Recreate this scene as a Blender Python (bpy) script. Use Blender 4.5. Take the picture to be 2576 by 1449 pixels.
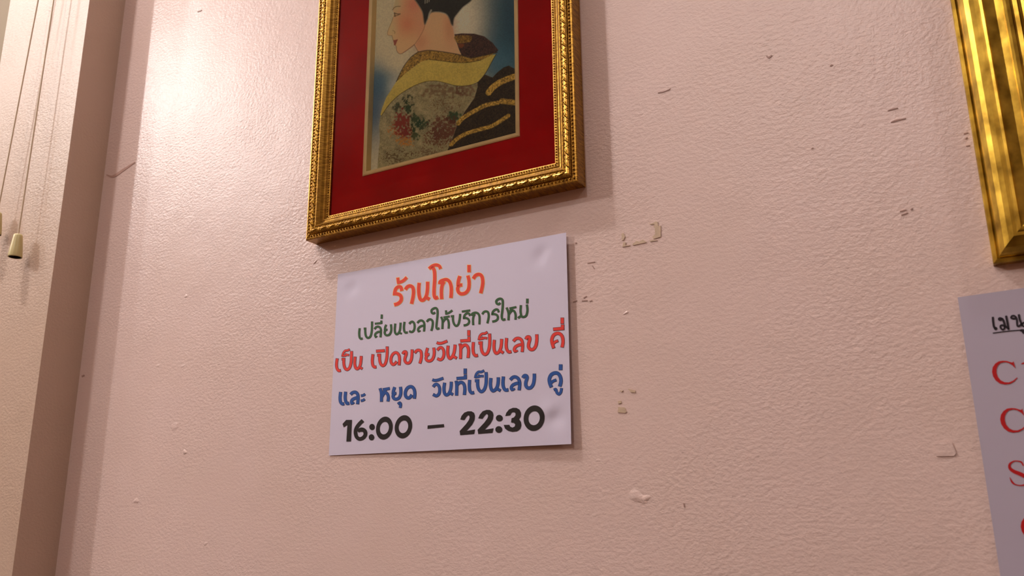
import bpy, math, random
import numpy as np
from mathutils import Matrix, Vector
from mathutils.geometry import tessellate_polygon
random.seed(7); RNG = np.random.default_rng(11)
for _o in list(bpy.data.objects): bpy.data.objects.remove(_o)
S = bpy.context.scene
COL = S.collection

# ------------------------------------------------------------------ camera
W, H = 2576, 1449
ZO = 1.40                                   # height of the notice's lower edge above the floor
YAW, PITCH, ROLL, F = -0.51677, 0.26373, -0.01056, 2154.65
CAM = np.array([0.65337, -0.7370, -0.06858 + ZO])
_f = np.array([math.sin(YAW)*math.cos(PITCH), math.cos(YAW)*math.cos(PITCH), math.sin(PITCH)])
_r = np.array([math.cos(YAW), -math.sin(YAW), 0.0]); _u = np.cross(_r, _f)
RT = _r*math.cos(ROLL) + _u*math.sin(ROLL); UP = -_r*math.sin(ROLL) + _u*math.cos(ROLL); FW = _f
cam = bpy.data.cameras.new('camera'); camo = bpy.data.objects.new('camera', cam); COL.objects.link(camo)
camo.matrix_world = Matrix(((RT[0], UP[0], -FW[0], CAM[0]), (RT[1], UP[1], -FW[1], CAM[1]), (RT[2], UP[2], -FW[2], CAM[2]), (0, 0, 0, 1)))
cam.sensor_width = 36; cam.lens = F*36/W; cam.clip_start = 0.01
cam.dof.use_dof = True; cam.dof.focus_distance = 0.93; cam.dof.aperture_fstop = 11
S.camera = camo

def at(px, py, d=0.0):
    """photo pixel -> point on the plane d metres in front of the back wall (wall plane is Y = 0)"""
    v = RT*((px - W/2)/F) - UP*((py - H/2)/F) + FW
    t = (-d - CAM[1])/v[1]
    return CAM + t*v
def pix(P):
    c = P - CAM; z = c@FW
    return W/2 + F*(c@RT)/z, H/2 - F*(c@UP)/z

# ------------------------------------------------------------------ light
S.view_settings.view_transform = 'Standard'; S.view_settings.look = 'None'
S.view_settings.gamma = 1; S.view_settings.use_curve_mapping = False
S.view_settings.exposure = 0.08
wd = bpy.data.worlds.new('world'); S.world = wd; wd.use_nodes = True
wd.node_tree.nodes['Background'].inputs[0].default_value = (0.9, 0.8, 0.7, 1)
wd.node_tree.nodes['Background'].inputs[1].default_value = 0.02
LAMPS = [  # x, y, z above the notice's lower edge, watts
    (-3.15, -2.20, 2.20, 160), (-4.40, -2.20, 2.20, 42),    # two lamps far to the left
    (-0.79, -0.68, 2.00, 78),                             # lamp close to the wall, over the picture
    (-2.40, -0.80, 2.20, 32),
    (1.93, -0.68, 2.10, 24),
    (0.12, -3.40, 2.33, 64),
]
for (x, y, z, w) in LAMPS:
    l = bpy.data.lights.new('ceiling_lamp', 'POINT'); l.energy = w; l.shadow_soft_size = 0.045
    l.color = (1.0, 0.94, 0.915)
    o = bpy.data.objects.new('ceiling_lamp', l); o.location = (x, y, z + ZO); COL.objects.link(o)

# ------------------------------------------------------------------ materials
def lin(c):
    return tuple(((v/255)/12.92 if v/255 <= 0.04045 else ((v/255 + 0.055)/1.055)**2.4) for v in c)
def mat(name, rgb, rough=0.5, metal=0.0, spec=0.5, var=0.0, vscale=30, vmap=(1, 1, 1), vcol=None, bump=0.0, bscale=200, bmap=(1, 1, 1), sheen=0.0, bdist=0.001):
    m = bpy.data.materials.new(name); m.use_nodes = True
    nt = m.node_tree; b = nt.nodes['Principled BSDF']
    b.inputs['Base Color'].default_value = (*lin(rgb), 1)
    b.inputs['Roughness'].default_value = rough; b.inputs['Metallic'].default_value = metal
    b.inputs['Specular IOR Level'].default_value = spec
    if sheen: b.inputs['Sheen Weight'].default_value = sheen; b.inputs['Sheen Roughness'].default_value = 0.4
    tc = nt.nodes.new('ShaderNodeTexCoord')
    if var:
        mp = nt.nodes.new('ShaderNodeMapping'); mp.inputs['Scale'].default_value = vmap
        n = nt.nodes.new('ShaderNodeTexNoise'); n.inputs['Scale'].default_value = vscale; n.inputs['Detail'].default_value = 4
        r = nt.nodes.new('ShaderNodeValToRGB')
        c1 = lin(rgb); c2 = lin(vcol) if vcol else tuple(v*(1-var) for v in c1)
        r.color_ramp.elements[0].position = 0.35; r.color_ramp.elements[1].position = 0.65
        r.color_ramp.elements[0].color = (*c2, 1); r.color_ramp.elements[1].color = (*c1, 1)
        nt.links.new(tc.outputs['Object'], mp.inputs[0]); nt.links.new(mp.outputs[0], n.inputs['Vector'])
        nt.links.new(n.outputs['Fac'], r.inputs[0]); nt.links.new(r.outputs[0], b.inputs['Base Color'])
    if bump:
        mp = nt.nodes.new('ShaderNodeMapping'); mp.inputs['Scale'].default_value = bmap
        n = nt.nodes.new('ShaderNodeTexNoise'); n.inputs['Scale'].default_value = bscale; n.inputs['Detail'].default_value = 3
        bp = nt.nodes.new('ShaderNodeBump'); bp.inputs['Strength'].default_value = bump; bp.inputs['Distance'].default_value = bdist
        nt.links.new(tc.outputs['Object'], mp.inputs[0]); nt.links.new(mp.outputs[0], n.inputs['Vector'])
        nt.links.new(n.outputs['Fac'], bp.inputs['Height']); nt.links.new(bp.outputs[0], b.inputs['Normal'])
    return m
WALLC = (222, 197, 191)
def wall_material(name, rgb, rough=0.40):
    """pink emulsion over plaster: fine roller stipple, larger soft unevenness, faint colour drift"""
    m = bpy.data.materials.new(name); m.use_nodes = True; nt = m.node_tree; b = nt.nodes['Principled BSDF']
    tc = nt.nodes.new('ShaderNodeTexCoord')
    def noise(scale, detail, rough_=0.5, mp=None):
        n = nt.nodes.new('ShaderNodeTexNoise'); n.inputs['Scale'].default_value = scale
        n.inputs['Detail'].default_value = detail; n.inputs['Roughness'].default_value = rough_
        if mp:
            q = nt.nodes.new('ShaderNodeMapping'); q.inputs['Scale'].default_value = mp
            nt.links.new(tc.outputs['Object'], q.inputs[0]); nt.links.new(q.outputs[0], n.inputs['Vector'])
        else: nt.links.new(tc.outputs['Object'], n.inputs['Vector'])
        return n
    def math_(op, a, b_):
        q = nt.nodes.new('ShaderNodeMath'); q.operation = op
        for i, v in enumerate((a, b_)):
            if isinstance(v, (int, float)): q.inputs[i].default_value = v
            else: nt.links.new(v, q.inputs[i])
        return q.outputs[0]
    n1 = noise(270, 2.5, 0.5, (0.8, 1, 1.15)); n2 = noise(700, 2, 0.5); n3 = noise(14, 3); n4 = noise(5, 3)
    patch = nt.nodes.new('ShaderNodeMapRange'); patch.inputs['From Min'].default_value = 0.38; patch.inputs['From Max'].default_value = 0.62
    patch.inputs['To Min'].default_value = 0.45; patch.inputs['To Max'].default_value = 1.0
    nt.links.new(n4.outputs['Fac'], patch.inputs['Value'])
    h = math_('ADD', math_('MULTIPLY', n1.outputs['Fac'], patch.outputs[0]), math_('MULTIPLY', n2.outputs['Fac'], 0.26))
    h = math_('ADD', h, math_('MULTIPLY', n3.outputs['Fac'], 1.3))
    bp = nt.nodes.new('ShaderNodeBump'); bp.inputs['Strength'].default_value = 0.62; bp.inputs['Distance'].default_value = 0.0010
    nt.links.new(h, bp.inputs['Height']); nt.links.new(bp.outputs[0], b.inputs['Normal'])
    r = nt.nodes.new('ShaderNodeValToRGB'); c = lin(rgb)
    r.color_ramp.elements[0].position = 0.3; r.color_ramp.elements[1].position = 0.7
    r.color_ramp.elements[0].color = (c[0]*0.97, c[1]*0.965, c[2]*0.94, 1); r.color_ramp.elements[1].color = (*c, 1)
    nt.links.new(noise(9, 4).outputs['Fac'], r.inputs[0]); nt.links.new(r.outputs[0], b.inputs['Base Color'])
    b.inputs['Roughness'].default_value = rough; b.inputs['Specular IOR Level'].default_value = 0.38
    return m
M = {}
M['wall'] = wall_material('pink_wall_paint', WALLC, 0.31)
M['post'] = wall_material('glossy_post_paint', (198, 173, 156), 0.38)
M['room'] = mat('room_paint', (128, 98, 76), 0.7)
M['ceil'] = mat('ceiling_paint', (196, 184, 172), 0.8)
M['floor'] = mat('floor_tile', (88, 60, 44), 0.35, var=0.3, vscale=3)
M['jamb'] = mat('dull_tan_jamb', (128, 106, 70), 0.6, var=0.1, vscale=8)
M['paper'] = mat('white_paper', (210, 203, 224), 0.55, spec=0.35, bump=0.08, bscale=900, bdist=0.0003)
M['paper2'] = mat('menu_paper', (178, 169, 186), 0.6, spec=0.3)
M['gold_h'] = mat('brushed_gold_bottom', (190, 144, 52), 0.33, 0.72, 0.6, var=0.5, vscale=60, vmap=(14, 2, 0.8), vcol=(126, 86, 22), bump=0.18, bscale=60, bmap=(16, 3, 0.8), bdist=0.0006)
M['gold_v'] = mat('brushed_gold_side', (190, 144, 52), 0.33, 0.72, 0.6, var=0.5, vscale=60, vmap=(0.8, 2, 14), vcol=(126, 86, 22), bump=0.18, bscale=60, bmap=(0.8, 3, 16), bdist=0.0006)
M['gold_o'] = mat('bright_gold_ornament', (196, 150, 54), 0.20, 0.92, 0.6, var=0.35, vscale=300, vcol=(120, 80, 20))
M['gold_w'] = mat('mottled_gold_leaf', (214, 176, 66), 0.27, 0.84, 0.6, var=0.5, vscale=55, vmap=(1.2, 1, 0.9), vcol=(138, 106, 28), bump=0.25, bscale=70, bdist=0.0006)
M['matboard'] = mat('red_velvet_mat', (200, 6, 15), 0.85, spec=0.1, var=0.22, vscale=14, bump=0.2, bscale=1500, bdist=0.0003)
M['fillet'] = mat('cream_gold_fillet', (250, 220, 158), 0.42, 0.05, 0.5, var=0.12, vscale=40)
M['glass'] = None
M['dark_art'] = mat('dark_red_brown_panel', (52, 16, 8), 0.5, var=0.4, vscale=20)
M['black'] = mat('black_ink', (30, 21, 19), 0.55, spec=0.3)
M['marker'] = mat('black_marker', (30, 20, 30), 0.5, spec=0.3)
M['orange'] = mat('orange_red_ink', (226, 62, 36), 0.55, spec=0.3)
M['yellow'] = mat('yellow_ink', (255, 196, 96), 0.55, spec=0.3)
M['green'] = mat('green_ink', (44, 88, 48), 0.55, spec=0.3)
M['greenedge'] = mat('dull_red_brown_ink', (120, 76, 70), 0.55, spec=0.3)
M['red'] = mat('red_ink', (226, 58, 50), 0.55, spec=0.3)
M['darkedge'] = mat('dark_edge_ink', (52, 34, 48), 0.55, spec=0.3)
M['blue'] = mat('blue_ink', (36, 82, 158), 0.55, spec=0.3)
M['menured'] = mat('dark_red_ink', (178, 16, 20), 0.55, spec=0.3)
M['cord'] = mat('pale_cord', (206, 186, 160), 0.5)
M['knob'] = mat('pale_olive_plastic', (206, 192, 138), 0.35, spec=0.5)
M['knob_in'] = mat('dark_hollow', (40, 26, 12), 0.8)
M['tape'] = mat('old_yellow_tape', (206, 180, 154), 0.55, var=0.15, vscale=200, bump=0.3, bscale=700, bdist=0.0004)
M['chip'] = mat('grey_brown_chip', (150, 118, 104), 0.7)
M['scratch'] = mat('dull_scratch', (168, 136, 126), 0.7)
M['smear'] = mat('faint_brown_smear', (186, 150, 138), 0.6)

# ------------------------------------------------------------------ helpers
def new_mesh(name, v, f, m, smooth=False):
    me = bpy.data.meshes.new(name); me.from_pydata([tuple(map(float, p)) for p in v], [], f); me.update()
    if smooth: me.polygons.foreach_set('use_smooth', [True]*len(me.polygons))
    if m is not None: me.materials.append(m)
    return me
def part(name, v, f, m, parent=None, smooth=False, kind=None, label=None):
    o = bpy.data.objects.new(name, new_mesh(name, v, f, m, smooth)); COL.objects.link(o)
    if parent is not None: attach(o, parent)
    if kind: o['kind'] = kind
    if label: o['label'] = label
    return o
WORLD = {}
def attach(o, parent):
    o.parent = parent; o.matrix_parent_inverse = Matrix.Translation(-Vector(WORLD.get(parent.name, (0, 0, 0))))
def thing(name, label, cat, loc, group=None):
    o = bpy.data.objects.new(name, None); COL.objects.link(o); o.location = loc; o.empty_display_size = 0.05
    WORLD[o.name] = tuple(loc); o['label'] = label; o['category'] = cat
    if group: o['group'] = group
    return o
def box(x0, x1, y0, y1, z0, z1):
    v = [(x, y, z) for z in (z0, z1) for y in (y0, y1) for x in (x0, x1)]
    return v, [(0, 2, 3, 1), (4, 5, 7, 6), (0, 1, 5, 4), (2, 6, 7, 3), (0, 4, 6, 2), (1, 3, 7, 5)]
def structure(name, geo, m, label=None):
    o = part(name, *geo, m, kind='structure')
    if label: o['label'] = label
    return o
def catmull(P, n=7, closed=False):
    P = [np.array(p, float) for p in P]
    if len(P) < 3 and not closed: return P
    out = []; k = len(P)
    rng = range(k) if closed else range(k-1)
    for i in rng:
        p1, p2 = P[i], P[(i+1) % k]
        p0 = P[i-1] if (closed or i > 0) else 2*p1 - p2
        p3 = P[(i+2) % k] if (closed or i+2 < k) else 2*p2 - p1
        for j in range(n):
            t = j/n
            out.append(0.5*((2*p1) + (-p0+p2)*t + (2*p0-5*p1+4*p2-p3)*t*t + (-p0+3*p1-3*p2+p3)*t**3))
    if not closed: out.append(P[-1])
    return out

# ------------------------------------------------------------------ room
XL, XR, YF, ZC = -5.4, 3.2, -4.2, 2.45 + ZO
structure('floor', box(XL, XR, YF, 0.1, -0.1, 0), M['floor'], 'dark brown floor far below the pictures')
structure('ceiling', box(XL, XR, YF, 0.1, ZC, ZC+0.1), M['ceil'], 'off white ceiling above the pink wall')
structure('wall_left', box(XL-0.1, XL, YF, 0.1, 0, ZC), M['room'], 'plain side wall far to the left')
structure('wall_right', box(XR, XR+0.1, YF, 0.1, 0, ZC), M['room'], 'plain side wall far to the right')
structure('wall_front', box(XL, XR, YF-0.1, YF, 0, ZC), M['room'], 'plain wall behind the camera')
PX0, PX1, PD = -0.690, -0.467, 0.0585
wall = structure('wall_back', box(PX0+0.02, XR, 0, 0.1, 0, ZC), M['wall'], 'pink painted wall with stippled plaster surface')
structure('trim_1', box(PX0, PX1, -PD, 0.02, 0, ZC), M['post'], 'glossy pale pink post standing proud of the wall')
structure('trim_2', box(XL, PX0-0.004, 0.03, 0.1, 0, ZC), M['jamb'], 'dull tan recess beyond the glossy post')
WORLD['wall_back'] = (0, 0, 0); WORLD['trim_1'] = (0, 0, 0)

# ------------------------------------------------------------------ marks on the wall
def flake(poly, m, name, d=0.0, t=0.0006, parent=wall):
    """thin flake following a traced outline, lying on the wall"""
    P = [at(x, y, d) for x, y in poly]; n = len(P)
    top = [(p[0], -d-t, p[2]) for p in P]; bot = [(p[0], -d, p[2]) for p in P]
    tri = tessellate_polygon([[Vector(p) for p in top]])
    f = [tuple(a) for a in tri] + [(i, (i+1) % n, n+(i+1) % n, n+i) for i in range(n)]
    return part(name, top+bot, f, m, parent)
def zz(ox, oy, s, pts): return [(ox+x/s, oy+y/s) for x, y in pts]
def zt(pts): return zz(1400, 450, 6.44, pts)
tp = thing('tape_residue', 'torn yellowish tape scraps left in a square bracket shape right of the red matted picture', 'tape residue', tuple(at(1612, 600)))
for poly in ([(1055, 890), (1090, 880), (1115, 940), (1085, 1000), (1062, 1000)], [(1085, 1030), (1125, 1030), (1120, 1080), (1195, 1075), (1190, 1085), (1070, 1105)],
             [(1230, 1060), (1300, 1005), (1340, 1020), (1400, 985), (1440, 1010), (1460, 1032), (1240, 1078)],
             [(1510, 1005), (1550, 990), (1640, 1000), (1520, 1020)],
             [(1495, 715), (1540, 730), (1610, 690), (1640, 700), (1650, 770), (1690, 760), (1690, 940), (1575, 975), (1555, 940), (1600, 900), (1595, 790), (1575, 780), (1590, 740), (1520, 738)]):
    flake(zt(poly), M['tape'], 'tape_scrap', parent=tp)
def zr(pts): return zz(1440, 600, 3.15, pts)
tp2 = thing('tape_residue', 'small flecks of old tape low on the wall right of the opening hours notice', 'tape residue', tuple(at(1566, 1010)))
for poly in ([(372, 1205), (405, 1205), (390, 1218)], [(440, 1190), (500, 1205), (498, 1222), (465, 1220)], [(362, 1290), (385, 1285), (388, 1305), (365, 1312)],
             [(365, 1335), (415, 1340), (430, 1375), (420, 1384), (360, 1378)]):
    flake(zr(poly), M['tape'], 'tape_scrap', parent=tp2)
def line_flake(pts, w, m, name='scratch', parent=wall, d=0.0):
    P = catmull(pts, 4); L = []; R_ = []
    for i, p in enumerate(P):
        a = P[max(i-1, 0)]; b = P[min(i+1, len(P)-1)]; t = b-a; t = t/ (np.linalg.norm(t)+1e-9); n = np.array([-t[1], t[0]])
        ww = w*(0.35+0.65*math.sin(math.pi*(i+0.5)/len(P)))
        L.append(tuple(p+n*ww/2)); R_.append(tuple(p-n*ww/2))
    return flake(L+R_[::-1], m, name, d=d, t=0.0004, parent=parent)
for pts, w in (([(1928, 141), (1934, 145), (1942, 139)], 4.5), ([(2088, 166), (2094, 163)], 4), ([(2233, 279), (2245, 275), (2259, 272)], 3.5), ([(2241, 308), (2256, 303), (2279, 298)], 4),
               ([(2264, 532), (2280, 528)], 3), ([(2267, 541), (2284, 536)], 3), ([(2291, 528), (2296, 524)], 4), ([(2424, 337), (2436, 334)], 3), ([(2428, 350), (2434, 346)], 3), ([(2430, 368), (2440, 366)], 3),
               ([(1478, 662), (1497, 659)], 2.5), ([(1490, 668), (1495, 676)], 2.5), ([(1442, 760), (1452, 756)], 3), ([(1464, 757), (1478, 756)], 3), ([(1468, 750), (1476, 745)], 3), ([(1483, 758), (1490, 756)], 3),
               ([(206, 947), (213, 944)], 5), ([(2041, 375), (2046, 372)], 3), ([(1720, 1266), (1722, 1275)], 3.5),
               ([(1447, 612), (1451, 611)], 3), ([(497, 30), (508, 26)], 3)):
    line_flake(pts, w, M['scratch'])
line_flake([(268, 440), (285, 444), (310, 428), (340, 408)], 6, M['smear'], 'smear')
line_flake([(1655, 232), (1670, 228), (1686, 222)], 4, M['wall'], 'paint_ridge'); line_flake([(1655, 234), (1670, 231), (1686, 225)], 1.8, M['scratch'])
def lump(px, py, rx, ry, h, rot=0.0, name='plaster_lump', m=None):
    c = at(px, py); sx = np.linalg.norm(at(px+1, py)-c); 
    a, b = rx*sx, ry*sx; h *= 0.55; v = [(0, -h, 0)]; f = []; n = 12
    for k, (rr, hh) in enumerate(((0.35, 0.9), (0.7, 0.5), (1.0, 0.0))):
        for i in range(n):
            t = 2*math.pi*i/n; j = 1+0.18*math.sin(3*t+px) ; x, z = a*rr*j*math.cos(t), b*rr*j*math.sin(t)
            v.append((x*math.cos(rot)-z*math.sin(rot), -h*hh, x*math.sin(rot)+z*math.cos(rot)))
    f += [(0, 1+(i+1) % n, 1+i) for i in range(n)]
    for k in range(2):
        f += [(1+k*n+i, 1+k*n+(i+1) % n, 1+(k+1)*n+(i+1) % n, 1+(k+1)*n+i) for i in range(n)]
    o = part(name, [(p[0]+c[0], p[1]+0.0002, p[2]+c[2]) for p in v], f, m or M['wall'], wall, smooth=True)
    return o
for a in ((1604, 1250, 30, 15, 0.0020, -0.5), (1622, 1254, 18, 10, 0.0016, 0.2), (1575, 787, 9, 4, 0.0014, 0.35), (465, 1137, 6, 5, 0.0018, -0.6), (343, 1260, 8, 5, 0.0018, 0), (440, 1072, 14, 9, 0.0012, 0.3),
          (460, 921, 9, 3, 0.0009, 0.2), (396, 920, 8, 3, 0.0008, 0), (793, 659, 7, 3, 0.0016, 0.6), (468, 745, 5, 4, 0.0012, 0), (517, 1368, 8, 4, 0.001, 0.4), (1505, 1158, 10, 5, 0.0008, 0), (20, 740, 9, 4, 0.0014, 0.4)):
    if a[0] > 60: lump(*a)
flake([(2352, 1118), (2362, 1110), (2394, 1112), (2405, 1140), (2400, 1147), (2356, 1148), (2350, 1140)], M['wall'], 'painted_over_tape', t=0.0007)

# ------------------------------------------------------------------ lettering tools
def ribbon(pts, w, sm=True, n=6, caps=0.0, closed=False):
    """flat ribbon with butt ends along a traced centre line; w is one width or one per traced point"""
    k = len(pts); ws = list(w) if isinstance(w, (list, tuple)) else [w]*k
    Q = [np.array((p[0], p[1], ww), float) for p, ww in zip(pts, ws)]
    if sm and k > 2: Q = catmull(Q, n, closed)
    P = [q[:2] for q in Q]; ws = [q[2] for q in Q]; m = len(P)
    if not closed:
        if caps:
            t = P[1]-P[0]; P[0] = P[0]-t/np.linalg.norm(t)*caps; t = P[-1]-P[-2]; P[-1] = P[-1]+t/np.linalg.norm(t)*caps
    L, R_ = [], []
    for i in range(m):
        if closed: a, b = P[i-1], P[(i+1) % m]
        else: a, b = P[max(i-1, 0)], P[min(i+1, m-1)]
        t = b-a; t = t/(np.linalg.norm(t)+1e-9); nn = np.array([-t[1], t[0]])
        L.append(P[i]+nn*ws[i]/2); R_.append(P[i]-nn*ws[i]/2)
    v = L+R_; cnt = m if closed else m-1
    return v, [(i, (i+1) % m, m+(i+1) % m, m+i) for i in range(cnt)]
def polyfill(pts, sm=False):
    P = catmull(pts, 4, True) if sm else [np.array(p, float) for p in pts]
    return P, [tuple(t) for t in tessellate_polygon([[Vector((p[0], p[1], 0)) for p in P]])]
def ellipse(cx, cy, rx, ry, n=28):
    return polyfill([(cx+rx*math.cos(2*math.pi*i/n), cy+ry*math.sin(2*math.pi*i/n)) for i in range(n)])
def ring(cx, cy, rx, ry, ix, iy, shear=0.0, n=44):
    v = []
    for (a, b) in ((rx, ry), (ix, iy)):
        for i in range(n):
            t = 2*math.pi*i/n; y = b*math.sin(t); v.append(np.array((cx+a*math.cos(t)-y*shear, cy+y)))
    return v, [(i, (i+1) % n, n+(i+1) % n, n+i) for i in range(n)]
def join(geos):
    V, Fc = [], []
    for v, f in geos:
        k = len(V); V += list(v); Fc += [tuple(i+k for i in q) for q in f]
    return V, Fc

# ------------------------------------------------------------------ opening hours notice
NC = dict(bl=(827, 1146), br=(1437, 1117), tr=(1424, 585), tl=(850, 690))
def ndepth(u, v):
    d = 0.0010 + 0.0034*u**1.6 + 0.0012*math.sin(math.pi*u)*math.sin(math.pi*v) + 0.0012*(1-v)**3*u
    for (cu, cv, s, a) in ((0.905, 0.905, 0.020, -0.0011), (0.93, 0.90, 0.012, 0.0005), (0.075, 0.905, 0.02, -0.0008), (0.945, 0.12, 0.02, -0.0012), (0.925, 0.16, 0.02, 0.0008), (0.17, 0.16, 0.03, 0.0003)):
        d += a*math.exp(-((u-cu)**2+((v-cv)*0.72)**2)/(2*s*s))
    return max(d, 0.0004)
ncor = {}
for k, (u, v) in dict(bl=(0, 0), br=(1, 0), tr=(1, 1), tl=(0, 1)).items(): ncor[k] = at(*NC[k], ndepth(u, v))
def npoint(u, v, lift=0.0):
    p = (ncor['bl']*(1-u)+ncor['br']*u)*(1-v) + (ncor['tl']*(1-u)+ncor['tr']*u)*v
    return (p[0], -ndepth(u, v)-lift, p[2])
def n_uv(px, py):
    """pixel -> place on the sheet, found on the sheet's own curved surface"""
    d = 0.002
    for _ in range(4):
        p = at(px, py, d); u, v = 0.5, 0.5
        for _ in range(6):
            q = np.array(npoint(u, v)); e = (p-q)[[0, 2]]
            du = (ncor['br']-ncor['bl'])*(1-v)+(ncor['tr']-ncor['tl'])*v; dv = (ncor['tl']-ncor['bl'])*(1-u)+(ncor['tr']-ncor['br'])*u
            s = np.linalg.solve(np.array([[du[0], dv[0]], [du[2], dv[2]]]), e); u += s[0]; v += s[1]
        d = ndepth(min(max(u, 0), 1), min(max(v, 0), 1))
    return u, v
notice = thing('paper_notice', 'white paper notice with orange, green, red and blue lettering and black opening hours', 'notice', tuple(npoint(0.5, 0)))
nu, nv = 110, 80
V = [npoint(i/nu, j/nv) for j in range(nv+1) for i in range(nu+1)]; k0 = len(V)
V += [(x, y+0.00012, z) for x, y, z in V]
Fs = []
for j in range(nv):
    for i in range(nu):
        a = j*(nu+1)+i; Fs.append((a, a+1, a+nu+2, a+nu+1)); Fs.append((k0+a, k0+a+nu+1, k0+a+nu+2, k0+a+1))
part('sheet', V, Fs, M['paper'], notice, smooth=True)
def on_notice(geo, name, m, lift, parent):
    v, f = geo
    return part(name, [npoint(*n_uv(*p), lift) for p in v], f, m, parent)
def to_px(strokes, ox, oy, s):
    out = []
    for st in strokes:
        pts, w = st[0], st[1]
        out.append(([(ox+x/s, oy+y/s) for x, y in pts], [q/s for q in w] if isinstance(w, (list, tuple)) else w/s))
    return out
def letter_line(strokes, m_fill, m_edge, edge, name, shrink=0.0, cuts=()):
    if cuts:
        for a, b in zip((0,)+tuple(cuts), tuple(cuts)+(len(strokes),)): letter_line(strokes[a:b], m_fill, m_edge, edge, name, shrink)
        return
    lower = join([ribbon(p, w+2*edge-shrink, caps=edge-shrink/2) for p, w in strokes])
    upper = join([ribbon(p, w-shrink, caps=-shrink/2) for p, w in strokes])
    o = on_notice(upper, name, m_fill, 0.00022, notice)
    on_notice(lower, 'lettering_edge', m_edge, 0.00015, o)
A = 66
L1 = to_px([([(412, 738), (392, 668), (345, 655), (292, 695), (270, 760), (262, 822)], A), ([(234, 795), (320, 800), (382, 830), (402, 890), (385, 950), (330, 998), (258, 1020)], A),
    ([(328, 472), (342, 575)], 58), ([(314, 575), (390, 558), (450, 525), (510, 466)], 60),
    ([(482, 712), (520, 660), (575, 638), (628, 665), (648, 740), (640, 850), (608, 1000)], A),
    ([(762, 578), (752, 700), (760, 820), (785, 905), (830, 930), (880, 890), (915, 810), (930, 700), (934, 555)], A), ([(888, 862), (972, 910)], 66),
    ([(1195, 292), (1170, 238), (1105, 214), (1030, 235), (962, 290)], 62), ([(1020, 245), (1068, 330), (1076, 500), (1064, 700), (1066, 830), (1095, 885), (1145, 866)], A),
    ([(1176, 602), (1190, 552), (1245, 524), (1320, 512), (1380, 560), (1410, 660), (1412, 780), (1404, 880)], A), ([(1265, 552), (1225, 640), (1212, 760), (1218, 906)], A),
    ([(1585, 440), (1556, 540), (1548, 640)], A), ([(1528, 622), (1635, 620)], 64), ([(1572, 625), (1542, 690), (1560, 765), (1620, 800), (1700, 780), (1755, 715), (1774, 620), (1770, 520), (1748, 430)], A),
    ([(1772, 215), (1772, 360)], 68), ([(1858, 494), (1900, 430), (1970, 405), (2028, 440), (2050, 540), (2040, 650), (2008, 785)], A)], 960, 640, 8.05)
letter_line(L1, M['orange'], M['yellow'], 0.9, 'orange_lettering')
B = 58
L2 = to_px([([(268, 920), (255, 1050), (265, 1160), (300, 1205), (350, 1194)], B), ([(378, 932), (445, 932)], 58), ([(418, 905), (420, 1050), (445, 1145), (500, 1182), (560, 1135), (590, 1020), (600, 880), (602, 738)], B),
    ([(668, 945), (710, 893), (770, 877), (825, 910), (843, 980), (838, 1080), (828, 1165)], B), ([(845, 1012), (775, 1018), (708, 1055), (683, 1110), (712, 1172)], B), ([(700, 1172), (745, 1134)], 34),
    ([(678, 800), (880, 776)], 54), ([(853, 712), (852, 800)], 56), ([(866, 550), (860, 665)], 58),
    ([(985, 825), (955, 900), (948, 985)], B), ([(925, 962), (1018, 960)], 56), ([(965, 972), (942, 1030), (960, 1088), (1010, 1112), (1075, 1085), (1112, 1015), (1122, 930), (1112, 815)], B),
    ([(1228, 795), (1215, 930), (1222, 1030), (1255, 1078), (1300, 1065), (1345, 1000), (1365, 890), (1372, 770)], B), ([(1325, 1038), (1405, 1070)], 50),
    ([(1478, 748), (1462, 880), (1470, 985), (1505, 1038), (1565, 1032)], B), ([(1605, 802), (1650, 755), (1700, 745), (1742, 800), (1750, 900), (1725, 985), (1668, 1022), (1605, 998)], B),
    ([(1825, 778), (1880, 722), (1945, 712), (2000, 760), (2015, 850), (2005, 1010)], B), ([(2015, 848), (1935, 862), (1872, 900), (1843, 960), (1868, 1020)], B), ([(1860, 1018), (1915, 985)], 34),
    ([(2080, 748), (2120, 695), (2180, 680), (2230, 720), (2240, 800), (2222, 920), (2200, 990)], B),
    ([(2302, 488), (2265, 522), (2218, 502), (2208, 440), (2250, 395), (2320, 375), (2363, 420), (2370, 540), (2355, 700), (2340, 850), (2345, 915), (2375, 938), (2422, 915)], B),
    ([(2468, 612), (2505, 720), (2500, 940)], B)], 880, 740, 10.733)
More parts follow.
